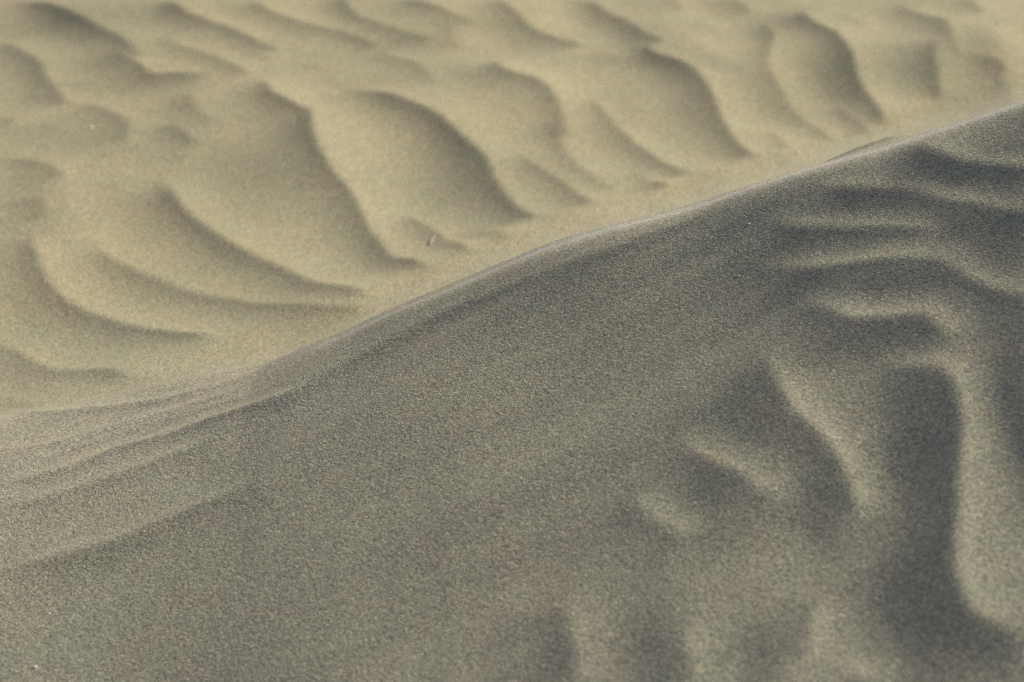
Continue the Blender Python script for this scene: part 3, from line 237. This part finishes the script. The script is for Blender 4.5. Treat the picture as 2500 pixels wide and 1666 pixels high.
def slope_along_wind(X, Y):
    """How much each ripple tips the sand away from its base slope.

    Every crest line has a steep lee and a gentler windward side; soft hollows
    are added on top. The numbers are changes of the facing towards the sun."""
    n = X.size
    x = X.ravel()
    y = Y.ravel()
    lee_side = np.zeros(n)      # deepest of the lee faces
    sun_side = np.zeros(n)      # brightest of the windward faces
    lit = np.zeros(n)
    low = np.zeros(n)
    yc = ridge_depth(x)
    zc = ridge_height(x)
    high = smoothstep(0.03, 0.13, zc)
    in_front = 1 - smoothstep(0.02, 0.10, y - yc) * high
    behind = 1 - smoothstep(0.10, 0.02, y - yc) * high
    for where, lee_f, sun_f, w_lee, w_sun, line in CRESTS:
        p = np.array(line)
        reach = 3.6 * max(w_lee, w_sun)
        lo = p.min(0) - reach
        hi = p.max(0) + reach
        idx = np.nonzero((x > lo[0]) & (x < hi[0]) & (y > lo[1]) & (y < hi[1]))[0]
        if len(idx) == 0:
            continue
        a = p[:-1]
        d = p[1:] - p[:-1]
        seg = np.hypot(d[:, 0], d[:, 1]) + 1e-9
        arc = np.concatenate([[0], np.cumsum(seg)])
        total = arc[-1]
        ramp = min(0.3 * total, 0.12 * total + 0.04) if where == 'bg' else min(0.35 * total, 0.20 * total + 0.025)
        for part in np.array_split(idx, max(1, len(idx) // 25000)):
            rx = x[part][:, None] - a[None, :, 0]
            ry = y[part][:, None] - a[None, :, 1]
            t = np.clip((rx * d[:, 0] + ry * d[:, 1]) / seg ** 2, 0, 1)
            dk = np.hypot(rx - t * d[:, 0], ry - t * d[:, 1])
            dist = dk.min(1)
            near = dist < reach
            part, rx, ry, t, dk, dist = part[near], rx[near], ry[near], t[near], dk[near], dist[near]
            # all the stretches of line that are about as near count, so bends stay smooth
            wt = np.exp(-(dk - dist[:, None]) / (0.22 * dist + 0.003)[:, None])
            wt /= wt.sum(1)[:, None]
            side = (wt * (d[:, 0] * ry - d[:, 1] * rx) / seg).sum(1)
            along = (wt * (arc[:-1] + t * seg)).sum(1)
            fade = smoothstep(0, ramp, along) * smoothstep(0, ramp * (0.4 if where == 'bg' else 0.6), total - along)
            u = along / total
            lens = np.clip(4 * u * (1 - u), 0, 1) ** 0.8    # both faces narrow to the ends
            if where == 'bg':
                wl = w_lee * (0.32 + 0.68 * lens)
                ws = w_sun * (0.4 + 0.6 * lens)
            else:
                wl = w_lee * (0.5 + 0.5 * lens)
                ws = w_sun * (0.6 + 0.4 * lens)
            s = np.clip(side, -dist, dist)
            lee = 0.5 - 0.5 * np.tanh(s / EPS[where])
            cut = 1 - smoothstep(0.75, 1.0, dist / reach)
            m = fade * cut * (in_front if where == 'fg' else behind)[part]
            sunny = m * (1 - lee) * np.exp(-(dist / ws) ** (1.3 if where == 'bg' else 1.0))
            shady = m * lee * lee_f * np.exp(-(dist / wl) ** (1.0 if where == 'bg' else 1.2))
            sun_side[part] = np.maximum(sun_side[part], sun_f * sunny)
            if where == 'fg':
                lit[part] = np.maximum(lit[part], sunny)
            both = lee_side[part] + shady
            lee_side[part] = np.maximum(np.maximum(lee_side[part], shady), 0.75 * both)
    # the blown-round brink of the ridge faces up more
    # faint long undulations everywhere, drawn out along the crests
    faint = 0.045 * value_noise((x + 0.35 * y) * 7.0 + 0.4 * value_noise(x * 2, y * 2, 43), y * 1.7, 41)
    faint += 0.035 * value_noise((x + 0.45 * y) * 17.0, y * 3.5, 42)
    slope = 0.030 * value_noise((y - 0.35 * x) * 15.0, x * 2.2, 44) + 0.022 * value_noise((y - 0.4 * x) * 38.0, x * 4.5, 45)
    low += faint * behind * (1 - 0.999 * in_front * high) + slope * in_front * high
    tip = RIM * smoothstep(0.05, 0.14, zc) * np.exp(-((y - yc + 0.024) / 0.032) ** 2)
    for where, bx, by, rx_, ry_, amt in HOLLOWS:
        q = ((x - bx) / rx_) ** 2 + ((y - by) / ry_) ** 2
        low += amt * np.exp(-q) * (in_front if where == 'fg' else behind)
    tip += sun_side - lee_side * (1 - 0.8 * np.sqrt(lit)) + low * (1 - 0.7 * lit)
    return tip.reshape(X.shape)


def solve_ripples():
    """Heights whose slope along the sun's azimuth has the wanted tilt (least squares)."""
    gx = GX0 + CELL * np.arange(GNX)
    gy = GY0 + CELL * np.arange(GNY)
    X, Y = np.meshgrid(gx, gy)
    tip = slope_along_wind(X, Y)
    zb = base_height(X, Y)
    zy, zx = np.gradient(zb, CELL)
    norm = np.sqrt(1 + zx * zx + zy * zy)
    facing = (SUN_Z - SUN_H * (math.sin(AZ) * zx + math.cos(AZ) * zy)) / norm
    full = facing + tip
    # barely tip out of the sun, nor square to it
    full = np.where(full < 0.06, 0.05 * np.exp((np.minimum(full, 0.06) - 0.06) / 0.05) + 0.01, full)
    full = np.minimum(full, 0.72)
    tip = np.where(tip < 0, np.minimum(0, np.maximum(tip, full - facing)), full - facing)
    g = -tip * norm / SUN_H
    pad = 200
    g = np.pad(g, pad)
    ky = 2 * math.pi * np.fft.fftfreq(g.shape[0], CELL)[:, None]
    kx = 2 * math.pi * np.fft.fftfreq(g.shape[1], CELL)[None, :]
    ku = kx * math.sin(AZ) + ky * math.cos(AZ)
    kv = kx * math.cos(AZ) - ky * math.sin(AZ)
    Z = np.conj(1j * ku) * np.fft.fft2(g) / (ku * ku + CROSS * kv * kv + HOLD ** 2)
    z = np.real(np.fft.ifft2(Z))[pad:-pad, pad:-pad]
    # let the traced patch run out gently at its border
    bx = np.minimum(np.arange(GNX), np.arange(GNX)[::-1]) * CELL
    by = np.minimum(np.arange(GNY), np.arange(GNY)[::-1]) * CELL
    return z * smoothstep(0, 0.3, bx)[None, :] * smoothstep(0, 0.3, by)[:, None]


RIM = 0.26
CROSS = 0.004
HOLD = 1.5
RIPPLES = None


def crest_ripples(x, y):
    """Cubic look-up in the solved ripple heights."""
    global RIPPLES
    if RIPPLES is None:
        RIPPLES = solve_ripples()
    fx = (x - GX0) / CELL
    fy = (y - GY0) / CELL
    inside = (fx > 2) & (fx < GNX - 3) & (fy > 2) & (fy < GNY - 3)
    fx = np.clip(fx, 2, GNX - 4)
    fy = np.clip(fy, 2, GNY - 4)
    ix = fx.astype(int)
    iy = fy.astype(int)
    tx = fx - ix
    ty = fy - iy

    def weights(t):  # cubic B-spline
        return ((1 - t) ** 3 / 6, (3 * t ** 3 - 6 * t ** 2 + 4) / 6, (-3 * t ** 3 + 3 * t ** 2 + 3 * t + 1) / 6, t ** 3 / 6)

    wx = weights(tx)
    wy = weights(ty)
    h = np.zeros_like(fx)
    for j in range(4):
        for i in range(4):
            h += wx[i] * wy[j] * RIPPLES[iy + j - 1, ix + i - 1]
    d = y - ridge_depth(x) - LIP_BACK
    lip = LIP_HIGH * smoothstep(LIP_FROM, LIP_FROM + 0.09, x) * smoothstep(LIP_TO, LIP_TO - 0.07, x)
    lip = lip * np.exp(-np.abs(d) / np.where(d < 0, 0.022, 0.05))
    return np.where(inside, h, 0.0) + lip


def loose_ripples(x, y):
    """The same sort of ripples for the sand all round the traced patch."""
    out = smoothstep(0.0, 0.4, np.abs(x - 0.05) - (0.245 * np.maximum(y, 0.5) + 0.12))
    out = np.maximum(out, smoothstep(4.1, 4.6, y))
    out = np.maximum(out, smoothstep(0.9, 0.4, y))
    out = out * smoothstep(25, 10, np.hypot(x, y))
    wx = x + 0.22 * y + 0.16 * value_noise(x * 1.7, y * 0.8, 3) + 0.05 * value_noise(x * 5, y * 2.2, 4)
    ph = wx / 0.30
    s = ph - np.floor(ph)
    prof = np.where(s < 0.32, s / 0.32, (1 - s) / 0.68)
    prof = prof * prof * (1.6 - 0.6 * prof)
    amp = 0.018 * (0.65 + 0.5 * value_noise(x * 1.3 + 7, y * 0.9, 5))
    return out * amp * prof


def height(x, y):
    z = base_height(x, y)
    z = z + crest_ripples(x, y) + loose_ripples(x, y)
    near = smoothstep(40, 12, np.hypot(x, y))
    z = z + near * (0.006 * value_noise(x * 2.1, y * 1.1, 11) + 0.0022 * value_noise(x * 7.0, y * 4.0, 12))
    # long dunes far off
    far = smoothstep(12, 60, np.hypot(x, y))
    z = z + far * (2.2 * value_noise(x / 45.0, y / 60.0, 21) + 0.5 * value_noise(x / 14.0, y / 19.0, 22))
    return z


# ------------------------------------------------------------ materials
def new_material(name):
    m = bpy.data.materials.new(name)
    m.use_nodes = True
    nt = m.node_tree
    nt.nodes.clear()
    out = nt.nodes.new('ShaderNodeOutputMaterial')
    bsdf = nt.nodes.new('ShaderNodeBsdfPrincipled')
    nt.links.new(bsdf.outputs['BSDF'], out.inputs['Surface'])
    return m, nt, bsdf


def sand_material():
    m, nt, bsdf = new_material('dune_sand')
    N = nt.nodes.new
    L = nt.links.new
    geo = N('ShaderNodeNewGeometry')

    def noise(scale, detail=2.0, rough=0.5):
        n = N('ShaderNodeTexNoise')
        n.inputs['Scale'].default_value = scale
        n.inputs['Detail'].default_value = detail
        n.inputs['Roughness'].default_value = rough
        L(geo.outputs['Position'], n.inputs['Vector'])
        return n

    def ramp(src, stops):
        r = N('ShaderNodeValToRGB')
        while len(r.color_ramp.elements) < len(stops):
            r.color_ramp.elements.new(0.5)
        for e, (p, c) in zip(r.color_ramp.elements, stops):
            e.position = p
            e.color = (*c, 1)
        L(src, r.inputs['Fac'])
        return r

    def mix(kind, fac, a, b):
        x = N('ShaderNodeMix')
        x.data_type = 'RGBA'
        x.blend_type = kind
        if isinstance(fac, float):
            x.inputs[0].default_value = fac
        else:
            L(fac, x.inputs[0])
        L(a, x.inputs[6])
        L(b, x.inputs[7])
        return x.outputs[2]

    # slow drift of tone across the sand: warmer and greyer patches
    drift = noise(3.0, 3.0).outputs['Fac']
    golden = ramp(drift, [(0.30, TONE_A), (0.70, TONE_B)])
    slate = ramp(drift, [(0.30, SLATE_A), (0.70, SLATE_B)])
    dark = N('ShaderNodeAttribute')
    dark.attribute_name = 'grey_sand'
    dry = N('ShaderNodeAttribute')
    dry.attribute_name = 'painted_rim_light'
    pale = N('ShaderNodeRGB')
    pale.outputs[0].default_value = (0.62, 0.585, 0.48, 1)  # sunlit rim of the ridge, painted as a paler sand colour
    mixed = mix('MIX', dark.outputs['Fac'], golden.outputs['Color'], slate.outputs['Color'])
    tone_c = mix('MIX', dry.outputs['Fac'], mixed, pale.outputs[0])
    blotch = ramp(noise(26.0, 2.0).outputs['Fac'], [(0.30, (0.97, 1.006, 0.985)), (0.5, (1, 1, 1)), (0.70, (1.03, 0.99, 0.985))])
    c = mix('MULTIPLY', 1.0, tone_c, blotch.outputs['Color'])
    # single grains: every cell of a fine cellular pattern has its own brightness
    cells = N('ShaderNodeTexVoronoi')
    cells.inputs['Scale'].default_value = 760.0
    L(geo.outputs['Position'], cells.inputs['Vector'])
    sep = N('ShaderNodeSeparateColor')
    L(cells.outputs['Color'], sep.inputs['Color'])
    grain = ramp(sep.outputs['Red'], [(0.0, (0.46, 0.47, 0.49)), (0.30, (0.80, 0.80, 0.81)), (0.65, (1.03, 1.02, 1.0)), (0.93, (1.30, 1.28, 1.22)), (1.0, (1.7, 1.66, 1.58))])
    c = mix('MULTIPLY', 1.0, c, grain.outputs['Color'])
    clump = ramp(noise(500.0, 1.0).outputs['Fac'], [(0.25, (0.85, 0.85, 0.855)), (0.75, (1.15, 1.145, 1.125))])
    c = mix('MULTIPLY', 1.0, c, clump.outputs['Color'])
    L(c, bsdf.inputs['Base Color'])
    # a few quartz grains with a glassy face
    glint = N('ShaderNodeMapRange')
    glint.inputs['From Min'].default_value = 0.985
    glint.inputs['From Max'].default_value = 0.99
    glint.inputs['To Min'].default_value = 0.92
    glint.inputs['To Max'].default_value = 0.35
    L(sep.outputs['Green'], glint.inputs['Value'])
    L(glint.outputs['Result'], bsdf.inputs['Roughness'])
    bsdf.inputs['Specular IOR Level'].default_value = 0.25
    b1 = N('ShaderNodeBump')
    b1.inputs['Strength'].default_value = 0.4
    b1.inputs['Distance'].default_value = 0.0012
    L(cells.outputs['Distance'], b1.inputs['Height'])
    b1.invert = True
    b2 = N('ShaderNodeBump')
    b2.inputs['Strength'].default_value = 0.38
    b2.inputs['Distance'].default_value = 0.0016
    L(noise(300.0, 2.0).outputs['Fac'], b2.inputs['Height'])
    L(b1.outputs['Normal'], b2.inputs['Normal'])
    L(b2.outputs['Normal'], bsdf.inputs['Normal'])
    return m


SLATE_A = (0.458, 0.439, 0.316)
SLATE_B = (0.510, 0.470, 0.331)
TONE_A = (0.445, 0.413, 0.268)
TONE_B = (0.508, 0.450, 0.282)
SAND = sand_material()


def plain_material(name, color, rough, spread, through):
    m, nt, bsdf = new_material(name)
    n = nt.nodes.new('ShaderNodeTexNoise')
    n.inputs['Scale'].default_value = 300.0
    g = nt.nodes.new('ShaderNodeNewGeometry')
    nt.links.new(g.outputs['Position'], n.inputs['Vector'])
    r = nt.nodes.new('ShaderNodeValToRGB')
    r.color_ramp.elements[0].color = (*[v * (1 - spread) for v in color], 1)
    r.color_ramp.elements[1].color = (*[min(1, v * (1 + spread)) for v in color], 1)
    nt.links.new(n.outputs['Fac'], r.inputs['Fac'])
    nt.links.new(r.outputs['Color'], bsdf.inputs['Base Color'])
    bsdf.inputs['Roughness'].default_value = rough
    # thin enough for the low sun to shine through
    tr = nt.nodes.new('ShaderNodeBsdfTranslucent')
    nt.links.new(r.outputs['Color'], tr.inputs['Color'])
    mx = nt.nodes.new('ShaderNodeMixShader')
    mx.inputs['Fac'].default_value = through
    nt.links.new(bsdf.outputs['BSDF'], mx.inputs[1])
    nt.links.new(tr.outputs['BSDF'], mx.inputs[2])
    nt.links.new(mx.outputs['Shader'], nt.nodes['Material Output'].inputs['Surface'])
    return m


QUARTZ = plain_material('white_quartz', (0.95, 0.93, 0.88), 0.25, 0.05, 0.3)
STRAW = plain_material('dry_straw', (0.88, 0.74, 0.62), 0.6, 0.12, 0.6)


# ------------------------------------------------------------ sand surfaces
def sheet(name, X, Y):
    rows, cols = X.shape
    Z = height(X.ravel(), Y.ravel())
    co = np.stack([X.ravel(), Y.ravel(), Z], 1).astype(np.float32)
    i = np.arange(rows * cols, dtype=np.int32).reshape(rows, cols)
    quads = np.stack([i[:-1, :-1], i[:-1, 1:], i[1:, 1:], i[1:, :-1]], -1).reshape(-1, 4)
    me = bpy.data.meshes.new(name)
    me.vertices.add(len(co))
    me.vertices.foreach_set('co', co.ravel())
    me.loops.add(quads.size)
    me.loops.foreach_set('vertex_index', quads.ravel())
    me.polygons.add(len(quads))
    me.polygons.foreach_set('loop_start', np.arange(0, quads.size, 4, dtype=np.int32))
    me.polygons.foreach_set('use_smooth', np.ones(len(quads), dtype=bool))
    me.update(calc_edges=True)
    me.validate()
    # less yellow sand on the near side; light along the brink painted paler
    xx, yy = X.ravel(), Y.ravel()
    back = yy - ridge_depth(xx)
    zr = ridge_height(xx)
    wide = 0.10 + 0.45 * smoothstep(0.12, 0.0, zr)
    grey_mix = smoothstep(wide, -wide, back - 0.02)
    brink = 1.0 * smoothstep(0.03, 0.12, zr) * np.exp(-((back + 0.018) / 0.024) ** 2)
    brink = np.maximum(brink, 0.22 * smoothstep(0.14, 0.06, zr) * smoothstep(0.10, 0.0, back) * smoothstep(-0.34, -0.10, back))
    for key, val in (('grey_sand', grey_mix), ('painted_rim_light', brink)):
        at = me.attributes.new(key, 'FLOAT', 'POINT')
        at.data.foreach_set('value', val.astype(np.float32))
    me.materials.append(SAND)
    o = bpy.data.objects.new(name, me)
    col.objects.link(o)
    o['kind'] = 'structure'
    return o


def growing(start, step, factor, end):
    out = []
    v = start
    while v < end:
        step *= factor
        v += step
        out.append(v)
    return out


right = growing(1.05, 0.0032, 1.004, 2.3)
right += growing(right[-1], right[-1] - right[-2], 1.12, 420.0)
left = growing(0.95, 0.0032, 1.004, 2.3)
left += growing(left[-1], left[-1] - left[-2], 1.12, 420.0)
xs = np.array([-v for v in reversed(left)] + list(np.arange(-0.95, 1.0501, 0.0032)) + right)
seam = ridge_depth(xs) + 0.05

y_near = 0.95
v = np.linspace(0, 1, 400)
front_rows = [np.full_like(xs, y_near - w) for w in reversed(growing(0.0, 0.004, 1.12, 400.0))]
front_rows += [y_near + t * (seam - y_near) for t in v]
Yf = np.array(front_rows)
Xf = np.broadcast_to(xs, Yf.shape)
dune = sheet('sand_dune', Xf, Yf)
dune['label'] = 'grey sand dune ridge with soft ripples and grainy shaded face in front'

w = [0.0] + growing(0.0, 0.0032, 1.0018, 2.6)
w += growing(w[-1], w[-1] - w[-2], 1.12, 420.0)
Yb = np.array([seam + t for t in w])
Xb = np.broadcast_to(xs, Yb.shape)
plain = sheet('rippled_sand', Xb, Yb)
plain['label'] = 'pale sunlit plain of wavy wind ripples stretching away behind the dune ridge'


# ------------------------------------------------------------ sand blowing off the brink
def blowing_sand():
    m = bpy.data.materials.new('airborne_sand')
    m.use_nodes = True
    nt = m.node_tree
    nt.nodes.clear()
    out = nt.nodes.new('ShaderNodeOutputMaterial')
    vol = nt.nodes.new('ShaderNodeVolumeScatter')
    vol.inputs['Color'].default_value = (0.93, 0.89, 0.78, 1)
    vol.inputs['Density'].default_value = HAZE
    vol.inputs['Anisotropy'].default_value = 0.45
    nt.links.new(vol.outputs['Volume'], out.inputs['Volume'])
    bm = bmesh.new()
    loops = []
    for x in np.arange(-0.62, 0.80, 0.02):
        one = np.array([x])
        yc = float(ridge_depth(one)[0])
        end = float(smoothstep(-0.60, -0.05, x) * smoothstep(0.80, 0.55, x)) + 0.02
        wav = 1 + 0.35 * float(value_noise(np.array([x * 9.0]), np.array([3.3]), 31)[0])
        top = 0.020 * end * wav
        ring = []
        spots = [(-0.16, -0.004), (-0.09, 0.25 * top), (-0.04, 0.7 * top), (0.02, top), (0.07, 0.9 * top), (0.13, 0.55 * top), (0.20, -0.004)]
        for dy, up in spots:
            y = yc + dy
            ring.append(bm.verts.new((x, y, float(height(one, np.array([y]))[0]) + up)))
        for dy, up in reversed(spots[1:-1]):
            y = yc + dy
            ring.append(bm.verts.new((x, y, float(height(one, np.array([y]))[0]) - 0.006)))
        loops.append(ring)
    for a, b in zip(loops[:-1], loops[1:]):
        for k in range(len(a)):
            bm.faces.new((a[k], a[(k + 1) % len(a)], b[(k + 1) % len(a)], b[k]))
    bm.faces.new(list(reversed(loops[0])))
    bm.faces.new(loops[-1])
    bmesh.ops.recalc_face_normals(bm, faces=bm.faces)
    me = bpy.data.meshes.new('blowing_sand')
    bm.to_mesh(me)
    bm.free()
    me.materials.append(m)
    o = bpy.data.objects.new('blowing_sand', me)
    col.objects.link(o)
    o['kind'] = 'stuff'
    o['label'] = 'thin pale haze of sand blowing along the brink of the dune ridge'
    o['category'] = 'blowing sand'


HAZE = 1.1
blowing_sand()

# ------------------------------------------------------------ loose grains and the straw chip
def grain_mesh(name, seed, radius, stretch):
    rng = random.Random(seed)
    bm = bmesh.new()
    bmesh.ops.create_icosphere(bm, subdivisions=2, radius=radius)
    k = [rng.uniform(0.8, 1.15) for _ in range(3)]
    ax = [(rng.gauss(0, 1), rng.gauss(0, 1), rng.gauss(0, 1)) for _ in range(5)]
    for vtx in bm.verts:
        n = vtx.co.normalized()
        s = 1.0
        for a in ax:  # flattened facets
            q = math.sqrt(sum(c * c for c in a))
            d = (n.x * a[0] + n.y * a[1] + n.z * a[2]) / q
            if d > 0.6:
                s = min(s, 0.75 / d + 0.0)
        vtx.co = n * radius * s
        vtx.co.x *= k[0] * stretch
        vtx.co.y *= k[1]
        vtx.co.z *= k[2] * 0.32    # a worn flake lying on its flat side
    me = bpy.data.meshes.new(name)
    bm.to_mesh(me)
    bm.free()
    return me


def straw_mesh(length, half_width):
    """A split bit of dry stalk: a shallow curved sliver with ragged ends."""
    bm = bmesh.new()
    rings = 9
    around = 8
    loops = []
    for i in range(rings):
        t = i / (rings - 1)
        wdt = half_width * (0.55 + 0.45 * math.sin(math.pi * (0.12 + 0.8 * t)))
        bend = length * 0.03 * math.sin(math.pi * t)
        ring = []
        for j in range(around):
            a = 2 * math.pi * j / around
            rag = 0.5 * half_width * math.sin(3.1 * j) if i in (0, rings - 1) else 0
            ring.append(bm.verts.new(((t - 0.5) * length + rag, wdt * math.cos(a), bend + 0.10 * wdt * math.sin(a) + 0.1 * wdt * math.cos(a) ** 2)))
        loops.append(ring)
    for r0, r1 in zip(loops[:-1], loops[1:]):
        for j in range(around):
            bm.faces.new((r0[j], r0[(j + 1) % around], r1[(j + 1) % around], r1[j]))
    bm.faces.new(list(reversed(loops[0])))
    bm.faces.new(loops[-1])
    bm.normal_update()
    me = bpy.data.meshes.new('straw_chip')
    bm.to_mesh(me)
    bm.free()
    for p in me.polygons:
        p.use_smooth = True
    return me


zs = height(np.array([g[2] for g in GRAINS]), np.array([g[3] for g in GRAINS]))
for k, (name, label, gx, gy, size) in enumerate(GRAINS):
    rng = random.Random(k)
    if name == 'straw_chip':
        me = straw_mesh(size * 5.5, size * 0.42)
        me.materials.append(STRAW)
        along = np.array([-0.02, 0.02])
        rise = height(gx + 0.16 * along, gy + 0.98 * along)
        rot = Vector((0.16, 0.98, float(rise[1] - rise[0]) / 0.04 + 0.01)).to_track_quat('X', 'Z').to_euler()
        lift = size * 0.06
    else:
        me = grain_mesh(name, k, size * 1.15, rng.uniform(0.9, 1.35))
        me.materials.append(QUARTZ)
        h0, hx, hy = height(np.array([gx, gx + 0.004, gx]), np.array([gy, gy, gy + 0.004]))
        up = Vector((float(h0 - hx) / 0.004 + 0.25, float(h0 - hy) / 0.004 + 0.05, 1.0))   # tipped a little to the light
        rot = up.to_track_quat('Z', 'Y').to_euler()
        lift = size * 0.12
    o = bpy.data.objects.new(name, me)
    col.objects.link(o)
    o.location = (gx, gy, float(zs[k]) + lift)
    o.rotation_euler = rot
    o['label'] = label
    if name == 'straw_chip':
        o['category'] = 'straw'
    else:
        o['category'] = 'sand grain'
        o['group'] = 'pale grains behind the ridge' if name == 'pale_grain' else 'bright grains on the near dune'

# ------------------------------------------------------------ daylight
az, el = AZ, EL
world = bpy.data.worlds.new('World')
scene.world = world
world.use_nodes = True
wn = world.node_tree
sky = wn.nodes.new('ShaderNodeTexSky')
sky.sky_type = 'NISHITA'
sky.sun_disc = False
sky.sun_elevation = el
sky.sun_rotation = az
tint = wn.nodes.new('ShaderNodeMix')     # white balance of the skylight, less green
tint.data_type = 'RGBA'
tint.blend_type = 'MULTIPLY'
tint.inputs[0].default_value = 1.0
tint.inputs[7].default_value = (1.035, 0.935, 1.09, 1.0)
wn.links.new(sky.outputs['Color'], tint.inputs[6])
wn.links.new(tint.outputs[2], wn.nodes['Background'].inputs['Color'])
wn.nodes['Background'].inputs['Strength'].default_value = 0.062

sun_data = bpy.data.lights.new('sun', 'SUN')
sun_data.energy = 5.0
sun_data.angle = math.radians(0.6)
sun_data.color = (1.0, 0.945, 0.79)
sun = bpy.data.objects.new('sun', sun_data)
col.objects.link(sun)
to_sun = Vector((math.sin(az) * math.cos(el), math.cos(az) * math.cos(el), math.sin(el)))
sun.rotation_euler = (-to_sun).to_track_quat('-Z', 'Y').to_euler()
sun.location = to_sun * 20

# ------------------------------------------------------------ camera
cam_data = bpy.data.cameras.new('camera')
cam = bpy.data.objects.new('camera', cam_data)
col.objects.link(cam)
cam.location = (0, 0, CAM_H)
cam.rotation_euler = (math.radians(90 - 24.0), 0, 0)
cam_data.lens = 80.0
cam_data.sensor_width = 36.0
cam_data.clip_start = 0.05
cam_data.clip_end = 2000.0
cam_data.dof.use_dof = True
cam_data.dof.focus_distance = 2.22
# the scene is built about as large as life; the lens is opened for the photo's shallow focus
cam_data.dof.aperture_fstop = 5.2
scene.camera = cam
